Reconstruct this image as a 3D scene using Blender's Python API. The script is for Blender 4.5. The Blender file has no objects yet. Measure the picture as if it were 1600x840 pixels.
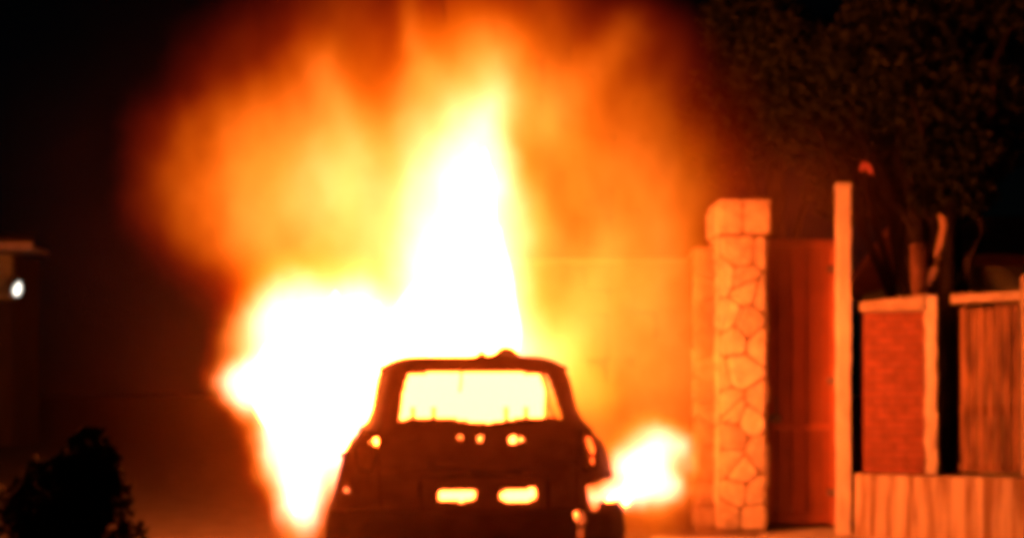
import bpy, bmesh, math, random
from mathutils import Vector, Matrix, noise

sc = bpy.context.scene
COL = sc.collection
R = math.radians
random.seed(7)

# ------------------------------------------------------------------ camera
CAM_H, F, HOR = 1.5, 2000.0, 600.0          # camera height, focal length in photo pixels, horizon row
cam = bpy.data.objects.new('camera', bpy.data.cameras.new('camera'))
COL.objects.link(cam)
cam.location = (0, 0, CAM_H)
cam.rotation_euler = (R(90), 0, 0)
cam.data.sensor_width = 36.0
cam.data.lens = 36.0 * F / 1600.0
cam.data.shift_y = (HOR - 420.0) / 1600.0
cam.data.clip_start = 0.05
cam.data.clip_end = 600
sc.camera = cam

# ------------------------------------------------------------------ night sky, faint moon
world = bpy.data.worlds.new('World'); sc.world = world
world.use_nodes = True
wn = world.node_tree.nodes
sky = wn.new('ShaderNodeTexSky'); sky.sky_type = 'NISHITA'; sky.sun_disc = False
sky.sun_elevation = R(25); sky.sun_rotation = R(200)
wn['Background'].inputs[1].default_value = 0.00012
world.node_tree.links.new(sky.outputs[0], wn['Background'].inputs[0])
moon = bpy.data.objects.new('moon_sun', bpy.data.lights.new('moon_sun', 'SUN'))
COL.objects.link(moon)
moon.data.energy = 0.004; moon.data.angle = R(0.5); moon.data.color = (1, .95, .88)
moon.rotation_euler = (R(65), 0, R(200 + 180))

sc.view_settings.view_transform = 'Standard'
sc.view_settings.look = 'None'
sc.view_settings.exposure = 0.0
sc.view_settings.gamma = 1.0
sc.view_settings.use_curve_mapping = False
cy = sc.cycles
cy.use_denoising = True
try: cy.denoiser = 'OPENIMAGEDENOISE'
except Exception: pass
cy.max_bounces = 6; cy.diffuse_bounces = 2; cy.glossy_bounces = 2
cy.transparent_max_bounces = 8; cy.volume_bounces = 0
cy.use_light_tree = False
cy.volume_step_rate = 4.0; cy.volume_max_steps = 256
cy.sample_clamp_indirect = 6.0
cy.filter_width = 7.0

# ------------------------------------------------------------------ helpers
def P(px, py, Y):
    """photo pixel at distance Y -> world point (used only to read sizes off the photograph)"""
    return Vector(((px - 800) * Y / F, Y, CAM_H + (HOR - py) * Y / F))
def PX(px, Y): return (px - 800) * Y / F
def PZ(py, Y): return CAM_H + (HOR - py) * Y / F

def link(o, parent=None):
    COL.objects.link(o)
    if parent is not None: o.parent = parent
    return o
def tag(o, label=None, cat=None, group=None, kind=None):
    if label: o['label'] = label
    if cat: o['category'] = cat
    if group: o['group'] = group
    if kind: o['kind'] = kind
    return o
def empty(name, loc=(0, 0, 0)):
    o = bpy.data.objects.new(name, None); o.location = loc
    o.empty_display_size = .2
    return link(o)
def mesh_obj(name, verts, faces, mat, parent=None, smooth=False, local=True):
    """verts in world space; when parent is an Empty at P the mesh is shifted so that it lands right"""
    off = Vector((0, 0, 0))
    p = parent
    while p is not None and local:
        off += p.location; p = p.parent
    me = bpy.data.meshes.new(name)
    me.from_pydata([tuple(Vector(v) - off) for v in verts], [], faces)
    me.update()
    if smooth:
        me.polygons.foreach_set('use_smooth', [True] * len(me.polygons))
    if mat: me.materials.append(mat)
    return link(bpy.data.objects.new(name, me), parent)
BOXF = [(0, 3, 2, 1), (4, 5, 6, 7), (0, 1, 5, 4), (1, 2, 6, 5), (2, 3, 7, 6), (3, 0, 4, 7)]
def boxv(x0, x1, y0, y1, z0, z1):
    return [(x0, y0, z0), (x1, y0, z0), (x1, y1, z0), (x0, y1, z0), (x0, y0, z1), (x1, y0, z1), (x1, y1, z1), (x0, y1, z1)]
def join(parts):
    V, Fc = [], []
    for v, f in parts:
        n = len(V); V += list(v); Fc += [tuple(i + n for i in q) for q in f]
    return V, Fc
def bevel_box(name, x0, x1, y0, y1, z0, z1, mat, parent=None, bev=.01, jit=0.0, seg=1):
    bm = bmesh.new()
    vs = [bm.verts.new(v) for v in boxv(x0, x1, y0, y1, z0, z1)]
    for f in BOXF: bm.faces.new([vs[i] for i in f])
    if bev: bmesh.ops.bevel(bm, geom=bm.edges[:], offset=bev, segments=seg, affect='EDGES', profile=.6)
    bm.verts.ensure_lookup_table()
    V = []
    for v in bm.verts:
        c = v.co
        if jit: c = c + Vector(noise.noise_vector(c * 3.1)) * jit
        V.append(c.copy())
    Fc = [tuple(v.index for v in f.verts) for f in bm.faces]
    bm.free()
    return mesh_obj(name, V, Fc, mat, parent)
def rough_box(name, x0, x1, y0, y1, z0, z1, mat, parent=None, n=(4, 3, 24), amp=.01, freq=4.0, seed=0.0):
    """box with gridded, uneven faces: rendered masonry, rough posts"""
    V, Fc, idx = [], [], {}
    def vid(i, j, k):
        if (i, j, k) not in idx:
            p = Vector((x0 + (x1 - x0) * i / n[0], y0 + (y1 - y0) * j / n[1], z0 + (z1 - z0) * k / n[2]))
            q = p * freq + Vector((seed, seed * .7, seed * 1.3))
            p = p + Vector(noise.noise_vector(q)) * amp + Vector(noise.noise_vector(q * 3.1)) * amp * .4
            idx[(i, j, k)] = len(V); V.append(p)
        return idx[(i, j, k)]
    for i in range(n[0]):
        for k in range(n[2]):
            Fc.append((vid(i, 0, k), vid(i + 1, 0, k), vid(i + 1, 0, k + 1), vid(i, 0, k + 1)))
            Fc.append((vid(i, n[1], k), vid(i, n[1], k + 1), vid(i + 1, n[1], k + 1), vid(i + 1, n[1], k)))
    for j in range(n[1]):
        for k in range(n[2]):
            Fc.append((vid(0, j, k), vid(0, j, k + 1), vid(0, j + 1, k + 1), vid(0, j + 1, k)))
            Fc.append((vid(n[0], j, k), vid(n[0], j + 1, k), vid(n[0], j + 1, k + 1), vid(n[0], j, k + 1)))
    for i in range(n[0]):
        for j in range(n[1]):
            Fc.append((vid(i, j, 0), vid(i, j + 1, 0), vid(i + 1, j + 1, 0), vid(i + 1, j, 0)))
            Fc.append((vid(i, j, n[2]), vid(i + 1, j, n[2]), vid(i + 1, j + 1, n[2]), vid(i, j + 1, n[2])))
    return mesh_obj(name, V, Fc, mat, parent)
def tube(pts, rad, n=6):
    """closed tapered tube along pts; rad a number or list"""
    V, Fc = [], []
    m = len(pts); pts = [Vector(p) for p in pts]
    rr = rad if isinstance(rad, (list, tuple)) else [rad] * m
    for i, p in enumerate(pts):
        d = (pts[min(i + 1, m - 1)] - pts[max(i - 1, 0)]).normalized()
        a = d.orthogonal().normalized() if abs(d.z) > .95 else d.cross(Vector((0, 0, 1))).normalized()
        b = d.cross(a)
        for k in range(n):
            t = 2 * math.pi * k / n
            V.append(p + (a * math.cos(t) + b * math.sin(t)) * rr[i])
    for i in range(m - 1):
        for k in range(n):
            Fc.append((i * n + k, i * n + (k + 1) % n, (i + 1) * n + (k + 1) % n, (i + 1) * n + k))
    Fc.append(tuple(range(n - 1, -1, -1))); Fc.append(tuple((m - 1) * n + k for k in range(n)))
    return V, Fc

# ------------------------------------------------------------------ materials
def new_mat(name):
    m = bpy.data.materials.new(name); m.use_nodes = True
    nt = m.node_tree; nt.nodes.clear()
    out = nt.nodes.new('ShaderNodeOutputMaterial')
    return m, nt, out
def principled(name, c1, c2, rough=.8, scale=6.0, stretch=(1, 1, 1), bump=.2, metal=0.0, bscale=None, detail=6.0, mid=(.35, .65), vary=(.78, 1.18), spec=.5):
    m, nt, out = new_mat(name)
    N, L = nt.nodes, nt.links
    bs = N.new('ShaderNodeBsdfPrincipled'); L.new(bs.outputs[0], out.inputs[0])
    tc = N.new('ShaderNodeTexCoord'); mp = N.new('ShaderNodeMapping'); mp.inputs['Scale'].default_value = stretch
    geo = N.new('ShaderNodeNewGeometry')
    L.new(geo.outputs['Position'], mp.inputs[0])
    nz = N.new('ShaderNodeTexNoise'); nz.inputs['Scale'].default_value = scale; nz.inputs['Detail'].default_value = detail
    L.new(mp.outputs[0], nz.inputs['Vector'])
    rp = N.new('ShaderNodeValToRGB')
    rp.color_ramp.elements[0].position = mid[0]; rp.color_ramp.elements[1].position = mid[1]
    rp.color_ramp.elements[0].color = (*c1, 1); rp.color_ramp.elements[1].color = (*c2, 1)
    L.new(nz.outputs['Fac'], rp.inputs[0])
    # every piece a little different
    oi = N.new('ShaderNodeObjectInfo')
    mr = N.new('ShaderNodeMapRange'); mr.inputs[3].default_value, mr.inputs[4].default_value = vary
    L.new(oi.outputs['Random'], mr.inputs[0])
    mx = N.new('ShaderNodeVectorMath'); mx.operation = 'SCALE'
    L.new(rp.outputs[0], mx.inputs[0]); L.new(mr.outputs[0], mx.inputs['Scale'])
    L.new(mx.outputs[0], bs.inputs['Base Color'])
    bs.inputs['Specular IOR Level'].default_value = spec; bs.inputs['Roughness'].default_value = rough; bs.inputs['Metallic'].default_value = metal
    if bump:
        n2 = N.new('ShaderNodeTexNoise'); n2.inputs['Scale'].default_value = bscale or scale * 4; n2.inputs['Detail'].default_value = 5
        L.new(mp.outputs[0], n2.inputs['Vector'])
        bp = N.new('ShaderNodeBump'); bp.inputs['Strength'].default_value = bump; bp.inputs['Distance'].default_value = .02
        L.new(n2.outputs['Fac'], bp.inputs['Height']); L.new(bp.outputs[0], bs.inputs['Normal'])
    return m
def emission(name, col, strength):
    m, nt, out = new_mat(name)
    e = nt.nodes.new('ShaderNodeEmission'); e.inputs[0].default_value = (*col, 1); e.inputs[1].default_value = strength
    nt.links.new(e.outputs[0], out.inputs[0])
    return m
FIRE = (1.0, .145, .0115)
M = {
 'asphalt': principled('asphalt', (.035, .034, .033), (.07, .068, .065), .9, 30, bump=.3),
 'worn_asphalt': principled('worn_asphalt', (.05, .047, .043), (.10, .095, .088), .9, 30, bump=.3),
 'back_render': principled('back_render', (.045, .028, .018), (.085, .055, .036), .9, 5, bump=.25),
 'house_shade': principled('house_shade', (.03, .02, .014), (.05, .035, .025), .9, 5, (1, 1, .2), bump=.2),  # porch house beyond the lamp's reach: its shade put into the colour
 'concrete': principled('concrete', (.26, .24, .21), (.38, .36, .32), .9, 5, bump=.25),
 'soil': principled('soil', (.03, .025, .018), (.06, .05, .035), .95, 4, bump=.4),
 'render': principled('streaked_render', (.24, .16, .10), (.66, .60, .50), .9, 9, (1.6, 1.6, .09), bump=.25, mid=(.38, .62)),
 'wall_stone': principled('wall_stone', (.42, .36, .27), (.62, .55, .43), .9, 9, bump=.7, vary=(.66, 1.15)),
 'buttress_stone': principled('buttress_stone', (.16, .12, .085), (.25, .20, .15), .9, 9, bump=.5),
 'mortar': principled('mortar', (.17, .13, .09), (.24, .19, .14), .95, 14, bump=.3),
 'white_post': principled('white_post', (.52, .49, .44), (.70, .67, .60), .8, 9, (1, 1, .4), bump=.25),
 'brick': principled('brick', (.20, .062, .038), (.28, .09, .054), .9, 9, bump=.3, vary=(.9, 1.08)),
 'joint': principled('joint', (.17, .075, .05), (.21, .095, .062), .95, 20, bump=.2),
 'coping': principled('coping', (.36, .30, .24), (.50, .44, .36), .85, 8, bump=.2),
 'gate_paint': principled('gate_paint', (.24, .065, .032), (.34, .10, .05), .55, 3.5, (1, 1, .5), bump=.12),
 'plank': principled('plank', (.09, .045, .026), (.33, .19, .11), .85, 10, (1.5, 1.5, .22), bump=.35),
 'bark': principled('bark', (.05, .028, .02), (.10, .06, .042), .9, 14, (1, 1, .3), bump=.6),
 'dark_bark': principled('dark_bark', (.014, .010, .008), (.03, .022, .017), .95, 14, (1, 1, .3), bump=.5, spec=.05),
 'red_bark': principled('red_bark', (.16, .075, .045), (.30, .15, .09), .9, 14, (1, 1, .3), bump=.5),
 'red_tile': principled('red_tile', (.28, .085, .05), (.40, .13, .075), .85, 6, bump=.3),
 'pale_bark': principled('pale_bark', (.45, .30, .23), (.60, .44, .34), .85, 14, (1, 1, .3), bump=.4),
 'leaf': principled('leaf', (.013, .016, .008), (.030, .033, .016), .9, 3, bump=0, spec=.08),
 'leaf_dark': principled('leaf_dark', (.014, .018, .010), (.03, .034, .018), .95, 3, bump=0, spec=.05),
 'petal': principled('petal', (.5, .12, .14), (.65, .2, .22), .6, 20, bump=0),
 'burnt': principled('burnt_paint', (.16, .075, .045), (.34, .17, .10), .75, 5, bump=.35),
 'soot': principled('soot', (.035, .024, .018), (.09, .055, .04), .9, 9, bump=.4),
 'rubber': principled('rubber', (.015, .015, .015), (.03, .03, .03), .85, 12, bump=.3),
 'steel': principled('scorched_steel', (.12, .10, .085), (.26, .22, .19), .55, 9, bump=.25, metal=.7),
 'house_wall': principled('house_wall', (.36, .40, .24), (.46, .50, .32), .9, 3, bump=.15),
 'roof_tile': principled('roof_tile', (.10, .055, .04), (.16, .085, .06), .85, 6, bump=.3),
 'fascia': principled('fascia', (.5, .47, .42), (.62, .58, .52), .6, 6, bump=.1),
 'window_dark': principled('window_dark', (.012, .013, .016), (.02, .021, .025), .12, 4, bump=0),
 'flame': emission('flame', FIRE, 180.0),
 'cabin_flame': emission('cabin_flame', (1.0, .125, .017), 44.0),
 'bulb': emission('bulb', (1.0, .93, .80), 2.2),
}

# ------------------------------------------------------------------ ground, road, kerb, drive
def sheet(name, x0, x1, y0, y1, z, mat, n=1):
    V, Fc = [], []
    for j in range(n + 1):
        for i in range(n + 1):
            V.append((x0 + (x1 - x0) * i / n, y0 + (y1 - y0) * j / n, z))
    for j in range(n):
        for i in range(n):
            a = j * (n + 1) + i; Fc.append((a, a + 1, a + n + 2, a + n + 1))
    return tag(mesh_obj(name, V, Fc, mat), kind='structure')
sheet('ground', -150, 150, -150, 150, 0.0, M['soil'])
sheet('road', -1.3, 1.35, -60, 60, .004, M['worn_asphalt'])
sheet('kerb', 1.35, 1.50, -60, 12.55, .014, M['concrete'])
sheet('pavement', 1.50, 12.0, -60, 12.55, .010, M['concrete'])
sheet('driveway', 2.45, 3.40, 12.55, 18, .012, M['concrete'])

# ------------------------------------------------------------------ stone pillar
def stone_mesh(poly, depth, org, ax, up, nrm, rnd):
    """one domed field stone: poly in (a, b) plane coordinates -> verts, faces (about 40 triangles)"""
    c = Vector((sum(p[0] for p in poly) / len(poly), sum(p[1] for p in poly) / len(poly)))
    V, Fc = [], []
    n = len(poly)
    for k, (s, d) in enumerate(((1.0, -.03), (.985, depth * .6), (.86, depth * .95))):
        for p in poly:
            q = c + (Vector(p) - c) * s
            V.append(org + ax * q.x + up * q.y + nrm * (d + rnd.uniform(-.004, .004) * k))
    V.append(org + ax * c.x + up * c.y + nrm * depth)
    for k in range(2):
        for i in range(n):
            Fc.append((k * n + i, k * n + (i + 1) % n, (k + 1) * n + (i + 1) % n, (k + 1) * n + i))
    for i in range(n):
        Fc.append((2 * n + i, 2 * n + (i + 1) % n, 3 * n))
    return V, Fc
def blob_poly(a0, a1, b0, b1, rnd, n=9):
    """irregular rounded outline filling the cell a0..a1, b0..b1"""
    ca, cb, ra, rb = (a0 + a1) / 2, (b0 + b1) / 2, (a1 - a0) / 2, (b1 - b0) / 2
    ph = rnd.uniform(0, 6.28); out = []
    for i in range(n):
        t = ph + 2 * math.pi * i / n
        c, s = math.cos(t), math.sin(t)
        k = 1 / (abs(c) ** 4.5 + abs(s) ** 4.5) ** (1 / 4.5) * rnd.uniform(.90, 1.02)
        out.append((ca + ra * c * k, cb + rb * s * k))
    return out
def clip_half(poly, m, n):
    out = []
    for a, b in zip(poly, poly[1:] + poly[:1]):
        da, db = (a - m).dot(n), (b - m).dot(n)
        if da <= 0: out.append(a)
        if (da < 0 < db) or (db < 0 < da): out.append(a + (b - a) * (da / (da - db)))
    return out
def stones_on(parent, org, ax, up, nrm, w, h, rnd, mat, gap=.015, size=.25, proud=.026):
    """irregular field stones fitted together over a face w x h"""
    nx = max(1, round(w / size)); ny = max(1, round(h / size))
    S = [Vector(((i + .5 + rnd.uniform(-.42, .42) + (.25 if j % 2 else -.25) * (nx > 1)) * w / nx, (j + .5 + rnd.uniform(-.42, .42)) * h / ny)) for j in range(ny) for i in range(nx)]
    for k, c in enumerate(S):
        poly = [Vector((gap / 2, gap / 2)), Vector((w - gap / 2, gap / 2)), Vector((w - gap / 2, h - gap / 2)), Vector((gap / 2, h - gap / 2))]
        for q in S:
            if q is c or (q - c).length > size * 4: continue
            n = (q - c).normalized()
            poly = clip_half(poly, (c + q) / 2 - n * gap / 2, n)
            if len(poly) < 3: break
        if len(poly) < 3: continue
        cut = []
        for a, b in zip(poly, poly[1:] + poly[:1]):
            if (b - a).length < .02: cut.append((a + b) / 2); continue
            t = min(.25, .028 / (b - a).length)
            cut += [a.lerp(b, t), a.lerp(b, 1 - t)]
        if len(cut) < 3: continue
        v, f = stone_mesh(cut, proud * rnd.uniform(.5, 1.4), org, ax, up, nrm, rnd)
        mesh_obj('stone', v, f, mat, parent)
X_, Y_, Z_ = Vector((1, 0, 0)), Vector((0, 1, 0)), Vector((0, 0, 1))
rnd = random.Random(11)
YP = 12.8
px0, px1 = PX(1124, YP), PX(1197, YP)
ztop = PZ(311, YP); zneck = PZ(368, YP)
pil = tag(empty('stone_pillar', ((px0 + px1) / 2, YP + .3, 0)), 'tall pale field stone gate pillar with projecting capstones', 'pillar')
mesh_obj('core', boxv(px0, px1, YP, YP + .62, 0, zneck), BOXF, M['mortar'], pil)
stones_on(pil, Vector((px0, YP, .05)), X_, Z_, -Y_, px1 - px0, zneck - .05, rnd, M['wall_stone'])
stones_on(pil, Vector((px0, YP + .62, .05)), -Y_, Z_, -X_, .62, zneck - .05, rnd, M['wall_stone'])
stones_on(pil, Vector((px1, YP, .05)), Y_, Z_, X_, .62, zneck - .05, rnd, M['wall_stone'])
cx0, cx1 = PX(1121, YP - .05), PX(1209, YP - .05)
mesh_obj('cap_core', boxv(cx0 + .03, cx1 - .03, YP - .02, YP + .66, zneck + .01, ztop - .03), BOXF, M['mortar'], pil)
w = cx1 - cx0
stones_on(pil, Vector((cx0 + .02, YP - .02, zneck + .01)), X_, Z_, -Y_, w - .04, ztop - zneck - .06, rnd, M['wall_stone'], size=.3)
bevel_box('cap_slab', cx0 + .02, cx1 - .02, YP - .03, YP + .67, ztop - .06, ztop, M['wall_stone'], pil, bev=.025, jit=.012, seg=2)
stones_on(pil, Vector((cx0 + .03, YP + .66, zneck)), -Y_, Z_, -X_, .68, ztop - zneck - .05, rnd, M['wall_stone'])

# lower stone buttress at the pillar's foot side
bx0, bx1, zb = PX(1088, 12.95), px0 - .012, PZ(386, 12.95)
but = tag(empty('stone_buttress', ((bx0 + bx1) / 2, 13.2, 0)), 'narrow stone wall end butting against the tall gate pillar', 'wall')
mesh_obj('core', boxv(bx0, bx1, 12.95, 13.45, 0, zb), BOXF, M['mortar'], but)
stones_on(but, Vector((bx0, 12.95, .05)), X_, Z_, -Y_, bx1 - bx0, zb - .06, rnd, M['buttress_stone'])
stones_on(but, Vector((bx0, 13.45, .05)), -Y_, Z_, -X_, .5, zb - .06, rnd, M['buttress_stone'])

# rendered boundary wall behind the fire
bw = tag(empty('boundary_wall', (.4, 13.25, 0)), 'pale rendered boundary wall behind the flames beside the stone pillar', 'wall')
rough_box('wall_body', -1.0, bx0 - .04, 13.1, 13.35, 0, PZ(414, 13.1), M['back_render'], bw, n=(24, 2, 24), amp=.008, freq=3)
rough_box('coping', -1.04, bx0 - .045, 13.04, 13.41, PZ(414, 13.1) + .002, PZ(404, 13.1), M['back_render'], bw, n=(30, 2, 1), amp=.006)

# ------------------------------------------------------------------ gate, white post
YG = 13.25
gx0, gx1 = px1 + .045, PX(1306, YG)
gate = tag(empty('metal_gate', ((gx0 + gx1) / 2, YG, .012)), 'dark red sheet metal gate between stone pillar and pale post', 'gate')
gz0, gz1 = .05, PZ(374, YG)
npan = 5
for i in range(npan):
    a = gx0 + (gx1 - gx0) * i / npan; b = gx0 + (gx1 - gx0) * (i + 1) / npan
    bevel_box('gate_panel', a + .004, b - .004, YG, YG + .03, gz0, gz1 - .06, M['gate_paint'], gate, bev=.006)
bevel_box('top_rail', gx0, gx1, YG - .03, YG + .05, gz1 - .075, gz1, M['gate_paint'], gate, bev=.01)
bevel_box('bottom_rail', gx0, gx1, YG - .025, YG - .003, gz0 + .02, gz0 + .12, M['gate_paint'], gate, bev=.006)
bevel_box('middle_rail', gx0, gx1, YG - .025, YG - .003, 1.02, 1.10, M['gate_paint'], gate, bev=.006)
for x in (gx0 + .035, gx1 - .035):
    bevel_box('stile', x - .03, x + .03, YG - .032, YG - .004, gz0, gz1 - .08, M['gate_paint'], gate, bev=.006)
for z in (.35, 1.5, 2.65):
    bevel_box('hinge', gx1 - .10, gx1 - .004, YG - .046, YG - .033, z, z + .07, M['steel'], gate, bev=.004)
bevel_box('latch', gx0 + .07, gx0 + .19, YG - .05, YG - .034, 1.10, 1.19, M['steel'], gate, bev=.006)
v, f = tube([(gx0 + .13, YG - .05, 1.2), (gx0 + .13, YG - .09, 1.22), (gx0 + .13, YG - .09, 1.36), (gx0 + .13, YG - .05, 1.38)], .012)
mesh_obj('handle', v, f, M['steel'], gate, smooth=True)

YQ = 12.7
qx0, qx1 = PX(1309, YQ), PX(1329, YQ)
post = tag(empty('gate_post', ((qx0 + qx1) / 2, YQ + .07, .0)), 'tall pale square gate post at the end of the low wall', 'post')
rough_box('shaft', qx0, qx1, YQ, YQ + .09, .0, PZ(294, YQ), M['white_post'], post, n=(3, 3, 50), amp=.007, freq=5, seed=4)
rough_box('cap', qx0 - .008, qx1 + .006, YQ - .01, YQ + .10, PZ(294, YQ) + .002, PZ(286, YQ), M['white_post'], post, n=(3, 3, 2), amp=.005, freq=6)

# ------------------------------------------------------------------ low wall with brick panel, pier, plank panel
YW = 12.6
lw = tag(empty('low_wall', (3.7, YW + .15, 0)), 'low rendered wall with vertical stains along the pavement', 'wall')
lz = PZ(741, YW)
rough_box('wall_body', qx1 + .012, 7.5, YW, YW + .34, 0, lz, M['render'], lw, n=(60, 3, 8), amp=.010, freq=4, seed=2)

YB = 12.72
fx0, fx1 = PX(1343, YB), PX(1441, YB)
bz0, bz1 = lz + .014, PZ(487, YB)
brk = tag(empty('brick_panel', ((fx0 + fx1) / 2, YB + .06, bz0)), 'red brick wall panel with pale coping on the low wall', 'wall')
mesh_obj('mortar_bed', boxv(fx0 + .004, fx1 - .004, YB + .012, YB + .10, bz0, bz1), BOXF, M['joint'], brk)
bl, bh, gp = .215, .065, .010
proto = {}
rowi = 0; z = bz0 + .002
while z + bh < bz1 - .004:
    x = fx0 + (0 if rowi % 2 == 0 else -(bl + gp) / 2)
    while x < fx1 - .01:
        a, b = max(x, fx0), min(x + bl, fx1)
        if b - a > .03:
            key = round(b - a, 3)
            jy = random.uniform(-.0025, .0025)
            if key not in proto:
                o = bevel_box('brick', 0, b - a, 0, .09, 0, bh, M['brick'], None, bev=.004)
                o.parent = brk; proto[key] = o.data
            else:
                o = link(bpy.data.objects.new('brick', proto[key]), brk)
            o.location = Vector((a, YB + jy, z)) - brk.location
        x += bl + gp
    z += bh + gp; rowi += 1
ctz = PZ(472, YB)
v = boxv(fx0 - .03, fx1 + .0, YB - .045, YB + .15, bz1 + .002, ctz)
mesh_obj('coping', [(a, b, c + (.05 * (a - fx0) / (fx1 - fx0) if c > bz1 + .01 else 0)) for a, b, c in v], BOXF, M['coping'], brk)

pr0, pr1 = PX(1444, YB - .03), PX(1462, YB - .03)
pier = tag(empty('rough_pier', ((pr0 + pr1) / 2, YB + .05, lz)), 'narrow rough pale pier beside the black gap in the fence', 'post')
rough_box('shaft', pr0, pr1, YB - .03, YB + .13, lz + .015, PZ(464, YB - .03), M['white_post'], pier, n=(3, 3, 36), amp=.022, freq=5, seed=9)

YK = 12.74
kx0, kx1 = PX(1497, YK), PX(1588, YK)
pk = tag(empty('plank_panel', ((kx0 + kx1) / 2, YK, lz)), 'weathered vertical plank fence panel beyond the black gap', 'fence')
nk = 7
for i in range(nk):
    a = kx0 + (kx1 - kx0) * i / nk; b = kx0 + (kx1 - kx0) * (i + 1) / nk
    dy = random.uniform(-.012, .012)
    bevel_box('plank', a + .004, b - .004, YK + dy, YK + dy + .022, lz + .03 + random.uniform(0, .02), PZ(482, YK) + random.uniform(-.02, .015), M['plank'], pk, bev=.004, jit=.004)
v = boxv(PX(1482, YK), PX(1589, YK), YK - .05, YK + .06, PZ(477, YK), PZ(464, YK))
mesh_obj('top_rail', [(a, b, c + .03 * (a - kx0)) for a, b, c in v], BOXF, M['coping'], pk)
mesh_obj('back_rail', boxv(kx0, kx1, YK + .04, YK + .09, 1.2, 1.3), BOXF, M['plank'], pk)
mesh_obj('foot_rail', boxv(kx0 - .02, kx1 + .02, YK + .04, YK + .09, lz + .05, lz + .12), BOXF, M['plank'], pk)
ep = tag(empty('fence_post', (PX(1598, YK), YK, 0)), 'square pale fence post at the far end of the plank panel', 'post')
rough_box('shaft', PX(1590, YK), PX(1614, YK), YK - .04, YK + .10, lz + .015, PZ(438, YK), M['coping'], ep, n=(3, 3, 30), amp=.008, freq=5, seed=12)

# the fence run turns a little towards the road
piv = Vector((qx1, YW, 0)); rot = Matrix.Rotation(R(-20), 4, 'Z')
for o in (lw, brk, pier, pk, ep):
    d = o.location - piv
    o.location = piv + rot @ Vector((d.x * .92, d.y, d.z)); o.rotation_euler.z = R(-20); o.scale.x = .92

# ------------------------------------------------------------------ house behind the fence
hs = tag(empty('dim_house', (6.5, 15, 0)), 'dim reddish house wall and roof showing above the plank fence', 'house')
HY = 14.6
hx0, hz1 = PX(1500, HY), PZ(412, HY)
rough_box('wall', hx0 + .25, 13.5, HY, HY + 5, 0, hz1, M['house_wall'], hs, n=(8, 4, 6), amp=.006)
v = [(hx0, HY - .35, hz1 - .05), (13.9, HY - .35, hz1 - .05), (13.9, HY + 2.5, hz1 + .75), (hx0, HY + 2.5, hz1 + .75), (13.9, HY + 5.3, hz1 - .05), (hx0, HY + 5.3, hz1 - .05)]
rf = mesh_obj('roof', v + [(a, b, c + .12) for a, b, c in v],
   [(0, 1, 2, 3), (3, 2, 4, 5), (9, 8, 7, 6), (11, 10, 8, 9), (0, 6, 7, 1), (4, 10, 11, 5), (0, 3, 9, 6), (3, 5, 11, 9), (1, 7, 8, 2), (2, 8, 10, 4)], M['red_tile'], hs)
for a, b in ((8.6, 9.7), (11.2, 12.3)):
    wv = mesh_obj('window', boxv(a, b, HY - .05, HY - .02, 1.1, 2.3), BOXF, M['fascia'], hs)
    mesh_obj('pane', boxv(a + .07, b - .07, HY - .058, HY - .052, 1.17, 2.23), BOXF, M['window_dark'], wv, local=True)

# ------------------------------------------------------------------ house with porch lamp, far left
lh = tag(empty('porch_house', (-14.5, 32, 0)), 'far house with lit porch lamp under a pale eave', 'house')
LY = 30.0
ex = PX(50, LY); ez = PZ(381, LY)
rough_box('front_wall', -22, PX(17, LY + 1.2), LY + 1.2, LY + 1.4, 0, PZ(468, LY + 1.2), M['house_shade'], lh, n=(8, 2, 8), amp=.004)  # shade below the lamp's glow, put into the wall colour
rough_box('upper_wall', -22, PX(17, LY + 1.2), LY + 1.19, LY + 1.4, PZ(468, LY + 1.2) + .01, PZ(398, LY + 1.2), M['house_wall'], lh, n=(8, 2, 4), amp=.004)  # pale only here: the lamplit part of the wall, set off by colour
rough_box('side_wall', PX(17, LY + 1.2) - .3, PX(17, LY + 1.2) + .02, LY + 1.41, LY + 3, 0, PZ(398, LY + 1.2), M['house_shade'], lh, n=(2, 4, 8), amp=.004)  # side the lamp misses, coloured dark as its shade
mesh_obj('eave_board', boxv(-22.4, ex, LY, LY + .06, ez - .14, ez + .05), BOXF, M['fascia'], lh)
mesh_obj('soffit', boxv(-22.3, ex - .05, LY + .063, LY + 1.2, ez - .12, ez - .06), BOXF, M['fascia'], lh)
v = [(-22.5, LY - .1, ez + .055), (ex + .1, LY - .1, ez + .055), (ex - 1.2, LY + 1.7, ez + .35), (-22.5, LY + 1.7, ez + .35), (ex - 1.3, LY + 3.4, ez + .055), (-22.5, LY + 3.4, ez + .055)]
mesh_obj('roof', v + [(a, b, c + .1) for a, b, c in v], [(0, 1, 2, 3), (3, 2, 4, 5), (9, 8, 7, 6), (11, 10, 8, 9), (0, 6, 7, 1), (4, 10, 11, 5), (0, 3, 9, 6), (3, 5, 11, 9), (1, 7, 8, 2), (2, 8, 10, 4)], M['house_shade'], lh)  # unlit roof, its shade put into the colour
LB = LY - .4
lx, lzz = PX(27, LB), PZ(453, LB)
v, f = tube([(PX(12, LY + 1.19), LY + 1.2, lzz + .30), (lx - .02, LB + .05, lzz + .36), (lx, LB, lzz + .26)], .025, 6)
arm = mesh_obj('lamp_arm', v, f, M['steel'], lh, smooth=True)
def lathe(prof, c, n=16, tilt=None):
    V, Fc = [], []
    for r, h in prof:
        for k in range(n):
            t = 2 * math.pi * k / n; q = Vector((r * math.cos(t), r * math.sin(t), h))
            if tilt is not None: q = tilt @ q
            V.append(Vector(c) + q)
    for i in range(len(prof) - 1):
        for k in range(n):
            Fc.append((i * n + k, i * n + (k + 1) % n, (i + 1) * n + (k + 1) % n, (i + 1) * n + k))
    return V, Fc
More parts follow.
